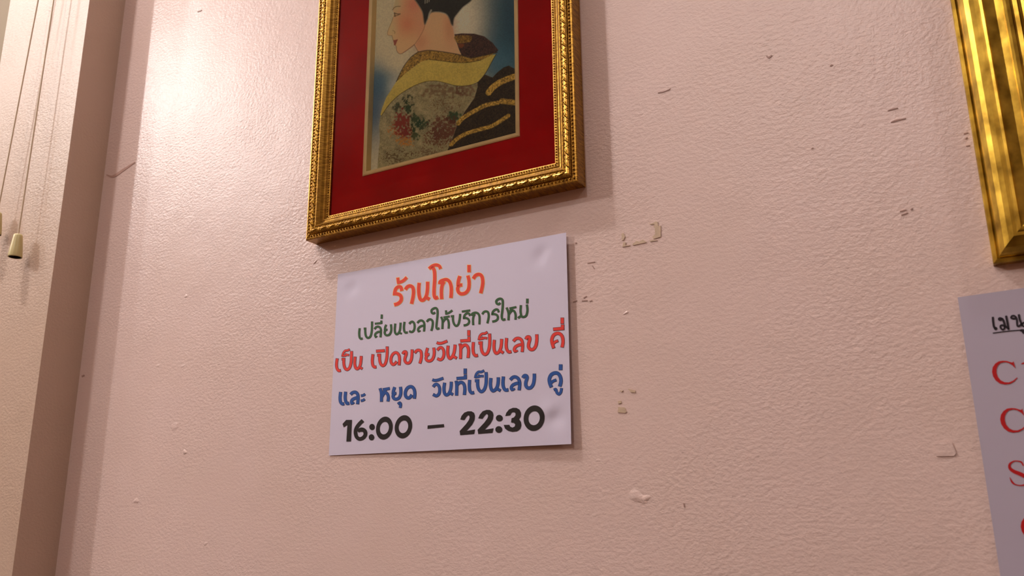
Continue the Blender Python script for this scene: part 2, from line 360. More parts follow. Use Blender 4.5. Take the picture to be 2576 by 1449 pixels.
L2 += to_px([([(35, 880), (90, 800), (150, 772), (192, 830), (205, 930), (200, 1035)], B), ([(62, 738), (230, 705)], 52), ([(150, 718), (100, 790)], 50), ([(128, 545), (138, 640)], 54), ([(108, 638), (190, 620), (302, 545)], 54),
    ([(260, 705), (345, 700)], 54), ([(318, 678), (318, 800), (345, 905), (400, 965), (460, 925), (490, 820), (505, 720), (510, 640)], B),
    ([(780, 690), (755, 637), (705, 622), (650, 655), (620, 710), (614, 778)], B), ([(588, 752), (660, 750), (728, 780), (755, 840), (735, 900), (680, 938), (606, 952)], B), ([(558, 578), (783, 546)], 54),
    ([(820, 690), (835, 642), (880, 615), (950, 608), (1010, 650), (1035, 740), (1032, 920)], B), ([(905, 645), (870, 720), (858, 820), (865, 942)], B),
    ([(1108, 650), (1150, 592), (1210, 572), (1265, 600), (1283, 690), (1270, 790), (1245, 895)], B),
    ([(1552, 597), (1535, 537), (1490, 517), (1430, 545), (1388, 600), (1380, 672)], B), ([(1355, 646), (1430, 645), (1500, 670), (1530, 725), (1515, 790), (1460, 830), (1378, 850)], B),
    ([(1592, 338), (1562, 376), (1508, 365), (1486, 300), (1530, 250), (1600, 230), (1655, 270), (1662, 400), (1650, 560), (1635, 700), (1648, 775), (1680, 800), (1735, 782)], B + 4),
    ([(1762, 470), (1790, 530), (1820, 640), (1816, 812)], B + 4), ([(1830, 650), (1880, 580), (1940, 548), (1990, 600), (2010, 690), (2006, 796)], B + 2), ([(1842, 495), (2030, 455)], 56), ([(1910, 490), (1850, 570)], 50),
    ([(2152, 405), (2142, 560), (2158, 680)], B + 4), ([(2078, 758), (2118, 718), (2160, 702), (2215, 725), (2290, 690), (2325, 580), (2325, 480), (2312, 388)], B + 4), ([(2328, 230), (2324, 358)], 68)], 1110, 730, 10.733)
letter_line(L2, M['green'], M['greenedge'], 0.45, 'green_lettering', 0.4)
C = 58
L3 = to_px([([(158, 702), (143, 830), (155, 915), (190, 965), (235, 960)], C), ([(255, 715), (310, 715)], 52), ([(302, 690), (300, 800), (322, 900), (370, 942), (425, 900), (455, 800), (465, 680), (468, 545)], C),
    ([(268, 660), (290, 585), (330, 535), (380, 528), (428, 505)], 42), ([(268, 642), (330, 640), (370, 622), (415, 630)], 40), ([(332, 598), (378, 625)], 26),
    ([(545, 665), (535, 800), (553, 895), (590, 925), (635, 890), (660, 820), (672, 720), (676, 650)], C), ([(632, 885), (702, 925)], 52),
    ([(928, 612), (915, 740), (925, 840), (960, 885), (1002, 882)], C), ([(1022, 630), (1075, 628)], 58), ([(1072, 600), (1072, 720), (1095, 815), (1145, 857), (1195, 810), (1225, 700), (1235, 580), (1236, 445)], C),
    ([(998, 545), (1182, 532)], 60), ([(1492, 846), (1502, 720), (1490, 635), (1450, 582), (1400, 578), (1350, 620), (1318, 700), (1322, 785), (1360, 832), (1400, 815), (1442, 768)], C),
    ([(1572, 604), (1600, 560), (1640, 560), (1646, 610), (1620, 690), (1620, 755), (1660, 800), (1720, 788), (1755, 720), (1770, 620), (1774, 510)], C),
    ([(1830, 582), (1870, 535), (1915, 522), (1962, 550), (1975, 640), (1962, 730), (1940, 808)], C),
    ([(2107, 476), (2082, 560), (2074, 640)], C), ([(2045, 617), (2145, 615)], 56), ([(2098, 635), (2072, 690), (2090, 738), (2145, 757), (2205, 725), (2240, 650), (2250, 560), (2240, 470)], C),
    ([(2318, 522), (2360, 475), (2408, 468), (2450, 520), (2458, 610), (2435, 690), (2385, 730), (2318, 703)], C), ([(2306, 358), (2350, 374), (2420, 368), (2532, 325)], 56)], 830, 820, 8.573)
L3 += to_px([([(-22, 685), (-32, 800), (-22, 900), (15, 958), (60, 928), (100, 850), (120, 750), (128, 662)], C + 4), ([(92, 910), (165, 955)], 58),
    ([(240, 640), (250, 760), (245, 965)], 62), ([(258, 735), (300, 685), (355, 667), (402, 710), (420, 800), (408, 945)], 62), ([(205, 668), (262, 655)], 44),
    ([(243, 580), (460, 566)], 62), ([(428, 488), (428, 590)], 62), ([(425, 350), (425, 470)], 64),
    ([(522, 608), (515, 740), (525, 840), (565, 897), (620, 890)], 62), ([(632, 627), (700, 622)], 62), ([(692, 590), (692, 720), (715, 820), (770, 872), (830, 830), (865, 720), (876, 580), (872, 425)], 62),
    ([(640, 560), (662, 475), (710, 427), (770, 420), (825, 388)], 48), ([(640, 545), (715, 532), (760, 515), (820, 525)], 44), ([(705, 492), (755, 518)], 26),
    ([(975, 560), (965, 690), (977, 790), (1015, 847), (1070, 820), (1110, 740), (1128, 640), (1132, 540)], 62), ([(1090, 788), (1172, 840)], 60),
    ([(1240, 520), (1230, 650), (1240, 750), (1285, 817), (1342, 810)], 62), ([(1385, 588), (1440, 532), (1510, 525), (1565, 570), (1585, 670), (1575, 817)], 62), ([(1585, 658), (1505, 668), (1432, 708), (1405, 770), (1435, 818)], 62), ([(1428, 818), (1480, 785)], 36),
    ([(1655, 545), (1680, 500), (1725, 495), (1740, 545), (1715, 640), (1715, 715), (1760, 765), (1820, 755), (1870, 680), (1890, 560), (1890, 440)], 66),
    ([(2435, 718), (2456, 600), (2440, 490), (2390, 428), (2320, 418), (2250, 460), (2214, 550), (2225, 640), (2256, 738)], 68), ([(2240, 645), (2285, 602), (2352, 575)], 56),
    ([(2245, 330), (2482, 308)], 68), ([(2447, 230), (2447, 335)], 70), ([(2440, 80), (2440, 210)], 70)], 1130, 790, 8.573)
letter_line(L3, M['red'], M['darkedge'], 0.85, 'red_lettering', 0.7, (8, len(L3)-5))
D = 64
L4 = to_px([([(232, 740), (220, 860), (230, 950), (270, 996), (310, 990)], D), ([(340, 735), (330, 850), (340, 930), (375, 987), (418, 978)], D),
    ([(448, 792), (490, 752), (550, 742), (595, 780), (610, 860), (598, 1000)], D), ([(610, 855), (545, 872), (482, 908), (466, 960), (488, 1000)], D), ([(480, 1000), (528, 965)], 34), ([(672, 818), (720, 810), (760, 782)], 52), ([(668, 928), (715, 918), (752, 892)], 50),
    ([(1082, 660), (1110, 760), (1112, 946)], 62), ([(1120, 840), (1160, 775), (1205, 752), (1245, 790), (1262, 860), (1252, 940)], 62), ([(1142, 688), (1292, 662)], 58), ([(1210, 690), (1140, 760)], 54),
    ([(1397, 635), (1370, 720), (1364, 785)], D), ([(1335, 768), (1432, 766)], 56), ([(1385, 785), (1362, 830), (1385, 880), (1440, 892), (1495, 860), (1525, 790), (1530, 710), (1522, 630)], D),
    ([(1468, 1000), (1508, 972), (1528, 1010), (1515, 1080)], 56), ([(1820, 880), (1832, 770), (1815, 680), (1770, 628), (1710, 628), (1655, 675), (1626, 760), (1640, 835), (1690, 868), (1735, 845), (1768, 798)], D + 2),
    ([(2228, 628), (2265, 580), (2310, 573), (2355, 620), (2368, 700), (2350, 780), (2295, 822), (2225, 790)], 62), ([(2212, 472), (2255, 487), (2330, 480), (2446, 440)], 58)], 830, 900, 8.573)
L4 += to_px([([(-98, 625), (-112, 740), (-102, 840), (-62, 888), (-10, 862), (25, 790), (42, 700), (46, 605)], D), ([(12, 838), (84, 882)], 60),
    ([(155, 590), (165, 700), (160, 900)], 66), ([(172, 670), (215, 628), (270, 617), (320, 660), (338, 760), (328, 885)], 66), ([(122, 612), (180, 600)], 46),
    ([(160, 532), (380, 516)], 62), ([(350, 450), (350, 548)], 64), ([(347, 320), (347, 435)], 68), ([(442, 565), (435, 690), (445, 790), (485, 842), (540, 835)], 66),
    ([(556, 582), (620, 580)], 62), ([(615, 550), (615, 680), (640, 770), (695, 817), (755, 770), (790, 670), (800, 540), (797, 398)], 66),
    ([(562, 522), (582, 445), (630, 392), (695, 390), (755, 362)], 50), ([(562, 505), (640, 495), (690, 480), (744, 485)], 46), ([(630, 452), (685, 482)], 28),
    ([(900, 525), (890, 650), (905, 750), (945, 800), (1000, 770), (1040, 700), (1058, 600), (1060, 510)], 68), ([(1020, 745), (1108, 798)], 62),
    ([(1170, 492), (1160, 620), (1172, 720), (1215, 782), (1278, 776)], 68), ([(1318, 562), (1375, 507), (1440, 502), (1500, 550), (1522, 650), (1510, 785)], 68), ([(1520, 632), (1440, 642), (1368, 680), (1340, 740), (1372, 788)], 66), ([(1362, 790), (1418, 752)], 38),
    ([(1590, 520), (1620, 475), (1665, 475), (1682, 520), (1655, 610), (1655, 685), (1700, 737), (1765, 725), (1815, 650), (1835, 540), (1838, 430)], 70),
    ([(2385, 705), (2412, 590), (2395, 490), (2345, 425), (2275, 415), (2200, 455), (2162, 540), (2170, 630), (2206, 722)], 74), ([(2190, 635), (2240, 592), (2312, 562)], 60), ([(2405, 230), (2403, 350)], 76),
    ([(2258, 782), (2302, 768), (2325, 840), (2370, 870), (2410, 820), (2425, 742)], 58)], 1130, 890, 8.573)
letter_line(L4, M['blue'], M['darkedge'], 0.7, 'blue_lettering', 0.6, (7, 16, len(L4)-4))
def sc(geo, ox, oy, s): return [np.array((ox+p[0]/s, oy+p[1]/s)) for p in geo[0]], geo[1]
five = [sc(g, 850, 1000, 11.145) for g in (polyfill([(235, 628), (398, 628), (370, 1232), (240, 1235), (268, 770), (165, 835), (133, 740)]),
    ribbon([(705, 642), (600, 745), (522, 860), (497, 980), (530, 1105), (610, 1160), (700, 1135), (765, 1060), (768, 970), (720, 912), (640, 905), (562, 950)], [105]*8 + [112, 118, 120, 70], n=8),
    ellipse(960, 825, 78, 87), ellipse(945, 1115, 78, 86), ring(1305, 857, 233, 322, 127, 176, 0.10), ring(1840, 820, 243, 325, 133, 178, 0.10))]
five += [sc(g, 1060, 1000, 7.806) for g in (polyfill([(125, 548), (445, 522), (450, 582), (120, 615)]),
    polyfill([(765, 432), (790, 360), (845, 297), (915, 270), (985, 270), (1035, 300), (1055, 360), (1045, 440), (1000, 530), (890, 655), (1057, 627), (1038, 716), (765, 738), (752, 660), (880, 520), (935, 440), (950, 390), (940, 357), (918, 350), (885, 380), (845, 445)]),
    polyfill([(1118, 408), (1150, 335), (1205, 270), (1280, 242), (1350, 245), (1400, 280), (1417, 345), (1405, 425), (1360, 510), (1245, 632), (1420, 604), (1398, 694), (1118, 716), (1105, 635), (1240, 490), (1300, 405), (1313, 360), (1300, 330), (1275, 325), (1240, 360), (1200, 420)]),
    ellipse(1532, 405, 68, 64), ellipse(1522, 628, 69, 66),
    polyfill([(1648, 365), (1670, 300), (1722, 235), (1800, 202), (1870, 204), (1930, 237), (1960, 300), (1955, 370), (1922, 425), (1957, 480), (1965, 550), (1942, 620), (1880, 665), (1790, 675), (1705, 655), (1645, 610), (1617, 538), (1730, 535), (1745, 570), (1790, 590), (1833, 570), (1845, 530), (1820, 500), (1762, 490), (1772, 408), (1820, 390), (1850, 350), (1850, 312), (1825, 288), (1785, 290), (1762, 315), (1748, 350)]),
    ring(2215, 406, 205, 251, 112, 137, 0.05))]
for grp in (five[:6], five[6:7], five[7:]): on_notice(join(grp), 'black_numerals', M['black'], 0.00022, notice)

# ------------------------------------------------------------------ menu sheet at the right edge
MD = 0.0016
m0, m1 = at(2409, 748, MD), at(2518, 1452, MD)
MX, MZ = m0[0], m0[2]; MW_, MH_ = 0.21, 0.297
menu = thing('menu_sheet', 'white menu sheet with black handwriting and red capital letters under the gold frame', 'menu', (MX+MW_/2, -MD, MZ-MH_))
def mdep(u, v): return MD + 0.0012*math.sin(math.pi*u) + 0.0006*math.sin(math.pi*v)
gu, gv = 24, 30; V = []
for back in (0, 1):
    for j in range(gv+1):
        for i in range(gu+1):
            u, v = i/gu, j/gv
            V.append((MX+u*MW_+(1-v)*(m1[0]-m0[0]), -mdep(u, v)+back*0.00012, MZ-(1-v)*MH_+0.022*u*MW_))
k0 = (gu+1)*(gv+1); Fs = []
for j in range(gv):
    for i in range(gu):
        a = j*(gu+1)+i; Fs.append((a, a+1, a+gu+2, a+gu+1)); Fs.append((k0+a, k0+a+gu+1, k0+a+gu+2, k0+a+1))
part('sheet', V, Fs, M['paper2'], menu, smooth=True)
def on_menu(geo, name, m, lift=0.00025):
    out = []
    for p in geo[0]:
        d = MD
        for _ in range(3):
            q = at(p[0], p[1], d); u = min(max((q[0]-MX)/MW_, 0), 1); v = min(max(1-(MZ-q[2])/MH_, 0), 1); d = mdep(u, v)
        out.append((q[0], -d-lift, q[2]))
    return part(name, out, geo[1], m, menu)
hand = [sc(g, 2476, 740, 12.08) for g in (ribbon([(258, 690), (270, 850), (295, 990), (345, 1060)], 66), ellipse(345, 1045, 52, 52, 16), ellipse(482, 757, 70, 58, 18), ribbon([(480, 730), (555, 760), (600, 860), (628, 980)], 66),
    ribbon([(560, 945), (495, 965), (505, 1035), (560, 1078), (612, 1045), (605, 975)], 58, closed=True), ribbon([(615, 965), (680, 1005), (745, 1050)], 64), ribbon([(660, 655), (700, 850), (738, 1085)], 68),
    ribbon([(950, 738), (880, 745), (815, 718), (840, 668), (905, 660), (960, 705), (990, 800), (1000, 940), (1035, 980), (1100, 940), (1160, 880)], 58), ribbon([(1045, 612), (1080, 780), (1130, 900), (1165, 975)], 66),
    ribbon([(1155, 940), (1185, 872), (1250, 865), (1275, 930), (1220, 990)], 50, closed=True), ribbon([(258, 1185), (650, 1132), (1080, 1095), (1330, 1080)], 30), ellipse(1150, 1105, 75, 42, 16), ribbon([(1170, 1100), (1190, 1165), (1240, 1180), (1300, 1120)], 78))]
on_menu(join(hand), 'handwritten_heading', M['marker'])
CC = [(485, 190), (518, 312), (470, 258), (400, 216), (335, 205), (270, 220), (225, 262), (203, 320), (203, 380), (225, 450), (275, 508), (340, 538), (410, 540), (480, 510), (545, 455), (550, 470), (500, 525), (430, 565), (340, 577), (260, 560), (190, 510), (145, 440), (128, 365), (140, 290), (180, 230), (240, 190), (310, 180), (380, 186), (440, 206), (468, 210)]
def cletter(dx, dy, k=1.0): return polyfill([(2476+((x-128)*k+128+dx)/6.59, 880+((y-365)*k+365+dy)/6.59) for x, y in CC])
red = [cletter(0, 0), cletter(135, 790, 1.03), polyfill(zz(2476, 880, 6.59, [(605, 240), (622, 220), (660, 206), (720, 190), (722, 205), (665, 232)])), cletter(475, 2565, 1.05),
       sc(ribbon([(447, 190), (425, 150), (385, 136), (335, 138), (292, 170), (292, 215), (335, 252), (410, 283), (470, 315), (492, 355), (470, 400), (415, 414), (355, 403), (318, 375), (291, 322)], [14, 18, 13, 14, 26, 34, 40, 44, 44, 36, 22, 12, 14, 22, 6], n=4), 2476, 1130, 4.54)]
for g in red: on_menu(g, 'red_capital', M['menured'])

# ------------------------------------------------------------------ mitred picture frames
def mitred_rails(x0, x1, z0, z1, prof, mats, root, seg=1):
    """four rails with mitred ends; prof = closed outline of (distance in from the outer edge, height off the wall)"""
    rails = []
    for side in ('bottom', 'right', 'top', 'left'):
        def P(w, h, e):
            if side == 'bottom': return ((x0+w) if e == 0 else (x1-w), -h, z0+w)
            if side == 'top': return ((x1-w) if e == 0 else (x0+w), -h, z1-w)
            if side == 'left': return (x0+w, -h, (z1-w) if e == 0 else (z0+w))
            return (x1-w, -h, (z0+w) if e == 0 else (z1-w))
        n = len(prof); v = [P(w, h, 0) for w, h in prof]+[P(w, h, 1) for w, h in prof]
        f = [(i, n+i, n+(i+1) % n, (i+1) % n) for i in range(n)]
        f.append(tuple(range(n))); f.append(tuple(range(2*n-1, n-1, -1)))
        rails.append(part('rail', v, f, mats[0] if side in ('bottom', 'top') else mats[1], root))
    return rails
FX0, FX1, FZ0, FZ1, RW = -0.0356, 0.3210, 0.2530+ZO, 0.6950+ZO, 0.0280
pic = thing('framed_picture', 'gold framed portrait of a woman in a robe on a red mat with leaf ornament', 'picture', ((FX0+FX1)/2, 0, FZ0))
prof = [(0, 0), (0, 0.0178), (0.0007, 0.0188), (0.0022, 0.0190), (0.0028, 0.0182), (0.0048, 0.0182), (0.0054, 0.0172), (0.0062, 0.0172), (0.0068, 0.0192), (0.0082, 0.0208), (0.0100, 0.0212), (0.0116, 0.0206),
        (0.0130, 0.0194), (0.0140, 0.0190), (0.0146, 0.0198), (0.0155, 0.0200), (0.0162, 0.0190), (0.0180, 0.0160), (0.0205, 0.0140), (0.0218, 0.0137), (0.0224, 0.0143), (0.0232, 0.0143), (0.0238, 0.0130), (0.0246, 0.0122), (0.0272, 0.0118), (0.0280, 0.0114), (0.0280, 0.0092), (0.0262, 0.0092), (0.0262, 0.0)]
rails = mitred_rails(FX0, FX1, FZ0, FZ1, prof, (M['gold_h'], M['gold_v']), pic)
for r_ in rails: WORLD[r_.name] = (0, 0, 0)
def bead_mesh_into(V, Fc, c, r, n=7):
    k = len(V); V.append((c[0], c[1]-r, c[2]))
    for rr, hh in ((0.55, 0.83), (0.9, 0.45), (1.0, -0.1)):
        for i in range(n):
            t = 2*math.pi*i/n; V.append((c[0]+r*rr*math.cos(t), c[1]-r*hh, c[2]+r*rr*math.sin(t)))
    Fc += [(k, k+1+(i+1) % n, k+1+i) for i in range(n)]
    for q in range(2): Fc += [(k+1+q*n+i, k+1+q*n+(i+1) % n, k+1+(q+1)*n+(i+1) % n, k+1+(q+1)*n+i) for i in range(n)]
# leaf: pointed, ridged blade; bud: small three-lobed knob
lv, lf = [], []
for i in range(6):
    t = i/5; L_ = 0.0088*(t-0.5); wd_ = 0.0019*math.sin(math.pi*min(max(t, 0.04), 0.96))**0.8; h = 0.0022*math.sin(math.pi*(0.1+0.85*t))
    bend = 0.0007*math.sin(math.pi*t)
    lv += [(L_, 0.0004, -wd_+bend), (L_, -h*0.55, -wd_*0.5+bend), (L_, -h, bend), (L_, -h*0.45, wd_*0.4+bend), (L_, 0.0004, wd_+bend)]
for i in range(5):
    for j in range(4): a = i*5+j; lf.append((a, a+5, a+6, a+1))
LEAF = new_mesh('leaf', lv, lf, M['gold_o'], True)
bv, bf = [], []
for dx, dz, r in ((-0.0011, -0.0004, 0.0011), (0.0011, -0.0006, 0.0011), (0.0, 0.0011, 0.0012)): bead_mesh_into(bv, bf, (dx, 0, dz), r, 6)
BUD = new_mesh('bud', bv, bf, M['gold_o'], True)
for si, r_ in enumerate(rails):
    ln = (FX1-FX0) if si in (0, 2) else (FZ1-FZ0)
    def on_rail(s, w):
        if si == 0: return FX0+s, FZ0+w
        if si == 2: return FX1-s, FZ1-w
        if si == 1: return FX1-w, FZ0+s
        return FX0+w, FZ1-s
    ang = (0, math.pi/2, math.pi, -math.pi/2)[si]
    for nm, w, h, rad, pitch in (('outer_beading', 0.0040, 0.0186, 0.00115, 0.00415), ('inner_beading', 0.0126, 0.0198, 0.00095, 0.00415), ('sight_beading', 0.0260, 0.0122, 0.00085, 0.00305)):
        V, Fc = [], []; cnt = int((ln-2*w)/pitch); off = (ln-cnt*pitch)/2
        for i in range(cnt+1):
            x, z = on_rail(off+i*pitch, w); bead_mesh_into(V, Fc, (x, -h, z), rad)
        part(nm, V, Fc, M['gold_o'], r_, smooth=True, kind='stuff')
    pitch = 0.0135; cnt = int((ln-0.028)/pitch); off = (ln-cnt*pitch)/2
    for i in range(cnt+1):
        for mesh, ds, w, rot in ((LEAF, 0.0, 0.0094, 0.42), (BUD, pitch/2, 0.0088, 0.0)):
            if ds and i == cnt: continue
            x, z = on_rail(off+i*pitch+ds, w)
            o = bpy.data.objects.new('leaf' if mesh is LEAF else 'bud', mesh); COL.objects.link(o)
            o.location = (x, -0.0205, z); o.rotation_euler = (0, -(ang+rot), 0); o.parent = r_
# mat board with a window, cream fillet round it
OX0, OX1, OZ0 = 0.0386, 0.2508, 0.3222+ZO; OZ1 = FZ1-0.028-0.044
IX0, IX1, IZ0, IZ1 = FX0+0.0262, FX1-0.0262, FZ0+0.0262, FZ1-0.0262
hm = 0.0078
v = []; 
for h in (hm, hm-0.0016):
    v += [(IX0, -h, IZ0), (IX1, -h, IZ0), (IX1, -h, IZ1), (IX0, -h, IZ1), (OX0, -h, OZ0), (OX1, -h, OZ0), (OX1, -h, OZ1), (OX0, -h, OZ1)]
f = []
for i in range(4):
    j = (i+1) % 4; f += [(i, j, 4+j, 4+i), (8+i, 12+i, 12+j, 8+j), (4+i, 4+j, 12+j, 12+i), (i, 8+i, 8+j, j)]
part('mat_board', v, f, M['matboard'], pic, label='deep red velvet mat')
fil = [(0, hm-0.0004), (0.0003, hm+0.0008), (0.0016, hm+0.0014), (0.0040, hm+0.0013), (0.0052, hm+0.0006), (0.0056, hm-0.0012), (0.0062, 0.0014), (0.0062, 0.0007), (0, 0.0007)]
_n = len(COL.objects)
for side_rail in mitred_rails(OX0, OX1, OZ0, OZ1, fil, (M['fillet'], M['fillet']), pic): side_rail.name = 'fillet_strip'
# ---- the painted panel: pigment evaluated vertex by vertex on a fine grid
AX0, AX1, AZ0, AZ1, AD = OX0+0.003, OX1-0.003, OZ0+0.003, OZ1-0.003, 0.0009
step = 0.0005; na, nb = int((AX1-AX0)/step), int((AZ1-AZ0)/step)
gx, gz = np.meshgrid(np.linspace(AX0, AX1, na+1), np.linspace(AZ0, AZ1, nb+1))
PTS = np.stack([gx.ravel(), np.full(gx.size, -AD), gz.ravel()], 1)
rel = PTS-CAM; zc = rel@FW; U = W/2+F*(rel@RT)/zc; Vp = H/2-F*(rel@UP)/zc
zx, zy = (U-900)*6.133, Vp*6.133                      # tracing units, valid over the whole panel
def lattice(x, y, s, seed):
    g = np.random.default_rng(seed).random((257, 257)); x = x/s; y = y/s
    xi, yi = np.floor(x).astype(int), np.floor(y).astype(int); fx, fy = x-xi, y-yi; fx = fx*fx*(3-2*fx); fy = fy*fy*(3-2*fy)
    g_ = lambda a, b: g[a % 257, b % 257]
    return (g_(xi, yi)*(1-fx)+g_(xi+1, yi)*fx)*(1-fy)+(g_(xi, yi+1)*(1-fx)+g_(xi+1, yi+1)*fx)*fy
N = {s: lattice(zx, zy, s, s) for s in (9, 16, 30, 60, 140, 320)}
SP = RNG.random(zx.size)
def sdf(poly, sm=True):
    P = np.array(catmull(poly, 5, True) if sm else poly, float); q = np.roll(P, -1, 0)
    x, y = zx, zy; d = np.full(x.size, 1e9); ins = np.zeros(x.size, bool)
    for (ax, ay), (bx, by) in zip(P, q):
        ex, ey = bx-ax, by-ay; t = np.clip(((x-ax)*ex+(y-ay)*ey)/(ex*ex+ey*ey+1e-9), 0, 1)
        d = np.minimum(d, (x-ax-t*ex)**2+(y-ay-t*ey)**2)
        c = ((ay > y) != (by > y)); xx = ax+(y-ay)*ex/(ey if abs(ey) > 1e-9 else 1e-9); ins ^= c & (x < xx)
    return np.where(ins, 1, -1)*np.sqrt(d)
def lined(pts, w, sm=True):
    P = np.array(catmull(pts, 6) if (sm and len(pts) > 2) else pts, float); x, y = zx, zy; d = np.full(x.size, 1e9)
    for (ax, ay), (bx, by) in zip(P[:-1], P[1:]):
        ex, ey = bx-ax, by-ay; t = np.clip(((x-ax)*ex+(y-ay)*ey)/(ex*ex+ey*ey+1e-9), 0, 1); d = np.minimum(d, (x-ax-t*ex)**2+(y-ay-t*ey)**2)
    return w/2-np.sqrt(d)
COLR = np.tile(np.array(lin((196, 190, 160))), (zx.size, 1)); HGT = np.zeros(zx.size)
def put(mask, rgb, soft=6.0, k=1.0):
    global COLR
    a = np.clip(mask/soft+0.5, 0, 1)[:, None]*(k if np.isscalar(k) else k[:, None]); c = np.array(lin(rgb)) if len(np.shape(rgb)) == 1 else rgb
    COLR = COLR*(1-a)+c*a
def blob(cx, cy, rx, ry, rgb, k=1.0, p=1.0):
    d = ((zx-cx)/rx)**2+((zy-cy)/ry)**2; a = np.exp(-d**p)*k; global COLR
    COLR = COLR*(1-a[:, None])+np.array(lin(rgb))*a[:, None]
blob(2300, 560, 480, 1050, (52, 104, 122), 1.0, 1.6); blob(2450, 0, 420, 900, (38, 84, 104), 0.8); blob(2150, 950, 300, 260, (74, 128, 150), 0.7)
blob(1620, 330, 330, 420, (214, 208, 184), 0.9); blob(400, 300, 260, 700, (196, 190, 158), 0.9); blob(300, 1300, 330, 330, (66, 118, 140), 0.95, 1.4); blob(250, 1700, 200, 500, (60, 100, 130), 0.9)
blob(620, 930, 240, 170, (202, 194, 160), 0.8); blob(560, 1330, 120, 160, (190, 192, 176), 0.6)
COLR *= (0.92+0.16*N[16])[:, None]
hair = [(880, 0), (950, 100), (1000, 200), (1030, 380), (1075, 300), (1130, 200), (1250, 185), (1360, 215), (1410, 285), (1440, 370), (1470, 392), (1488, 285), (1540, 210), (1625, 110), (1760, 0), (1900, -220), (1850, -520), (1500, -800), (1100, -800), (760, -560), (700, -240), (800, -90)]
neck = [(1110, 190), (1080, 300), (1040, 390), (1000, 490), (880, 690), (930, 800), (1050, 790), (1300, 800), (1610, 860), (1560, 755), (1500, 600), (1472, 450), (1438, 370), (1400, 270), (1350, 218), (1250, 188), (1160, 190)]
face = [(600, -40), (560, 90), (542, 150), (560, 205), (545, 270), (520, 345), (482, 430), (456, 515), (480, 548), (526, 550), (540, 605), (552, 640), (560, 692), (590, 712), (600, 780), (640, 828), (700, 815), (870, 690), (960, 560), (1010, 470), (1040, 390), (1000, 200), (950, 100), (880, 0), (800, -100), (680, -120)]
put(sdf(neck, False), (212, 176, 130), 14)
sn = sdf(neck, False); blob(960, 640, 120, 150, (196, 138, 104), 0.55); blob(1420, 420, 90, 260, (190, 130, 96), 0.5)
sf = sdf(face); put(sf, (208, 178, 128), 12)
a_ = np.clip(sf/12+0.5, 0, 1)
def tint(cx, cy, rx, ry, rgb, k):
    d = np.exp(-(((zx-cx)/rx)**2+((zy-cy)/ry)**2))*k*a_; global COLR
    COLR = COLR*(1-d[:, None])+np.array(lin(rgb))*d[:, None]
tint(760, 370, 190, 190, (206, 132, 96), 0.75); tint(860, 60, 170, 180, (206, 128, 104), 0.75); tint(980, 400, 90, 220, (206, 150, 116), 0.6); tint(520, 450, 90, 200, (200, 186, 136), 0.8); tint(580, 60, 90, 120, (190, 182, 140), 0.9)
put(sdf(hair), np.array(lin((44, 46, 40)))*(0.7+0.9*N[9])[:, None], 26)
for p, w, c in (([(540, 150), (560, 120), (600, 100), (655, 98)], 12, (110, 84, 48)), ([(565, 200), (610, 215), (655, 215)], 16, (92, 66, 40)), ([(560, 250), (600, 240), (640, 225)], 12, (100, 72, 44)), ([(568, 205), (575, 250)], 20, (96, 70, 42)),
                ([(545, 270), (520, 345), (482, 430), (456, 515), (480, 548), (526, 550)], 7, (140, 110, 66)), ([(540, 470), (572, 490), (570, 515)], 9, (140, 106, 62)), ([(526, 550), (540, 605), (550, 620)], 9, (132, 96, 60)),
                ([(562, 692), (590, 712), (600, 780), (640, 828), (700, 815), (870, 690)], 9, (128, 84, 56)), ([(870, 690), (935, 805)], 9, (120, 76, 50)), ([(700, 815), (870, 690), (1000, 490), (1035, 390)], 8, (160, 104, 76))):
    put(lined(p, w), c, 9, 0.75)
put(sdf([(548, 625), (580, 615), (618, 608), (600, 650), (585, 690), (562, 695), (556, 660)]), (150, 66, 56), 8, 0.9)
for p, w in (([(1132, 160), (1105, 215), (1095, 270)], 26), ([(1040, 0), (1038, 50)], 12), ([(1075, -10), (1070, 40)], 14), ([(1105, -20), (1100, 25)], 10)): put(lined(p, w), (190, 186, 164), 16, 0.65)
inner = [(1490, 530), (1600, 515), (1800, 520), (1950, 560), (2080, 660), (2170, 775), (2130, 815), (2000, 855), (1750, 895), (1600, 850), (1560, 760), (1520, 640)]
put(sdf(inner, False), np.array(lin((92, 62, 52)))*(0.1+0.9*N[9]+0.4*N[16])[:, None], 7)
put(sdf([(1500, 555), (1740, 550), (1735, 640), (1640, 660), (1535, 660)]), np.array(lin((152, 118, 38)))*(0.4+1.1*N[16])[:, None], 18, 0.9)
put(sdf([(1545, 680), (1640, 680), (1620, 730), (1570, 735)]), (150, 84, 30), 22, 0.7)
yel = [(590, 1265), (650, 1200), (760, 1110), (880, 1020), (980, 945), (1110, 915), (1300, 935), (1500, 960), (1700, 960), (1900, 925), (2060, 850), (2135, 835), (2080, 930), (1970, 1130), (1860, 1262), (1750, 1310), (1600, 1330), (1480, 1318), (1330, 1275), (1200, 1250), (1050, 1262), (900, 1312), (760, 1385), (620, 1480), (480, 1620), (400, 1740), (365, 1790), (348, 1770), (375, 1670), (440, 1500), (500, 1410)]
kim = [(760, 1385), (900, 1312), (1050, 1262), (1200, 1250), (1330, 1275), (1480, 1318), (1600, 1330), (1750, 1310), (1845, 1275), (1850, 1340), (1800, 1510), (1640, 1740), (1530, 1940), (1430, 2220), (1400, 2320), (1000, 2430), (300, 2640), (320, 2350), (340, 2150), (330, 1950), (345, 1810), (480, 1620), (620, 1480)]
dark = [(1845, 1275), (1960, 1150), (2080, 1195), (2150, 1120), (2250, 1040), (2330, 1012), (2420, 1060), (2700, 1100), (2700, 2300), (1380, 2330), (1430, 2220), (1530, 1940), (1640, 1740), (1800, 1510), (1850, 1340)]
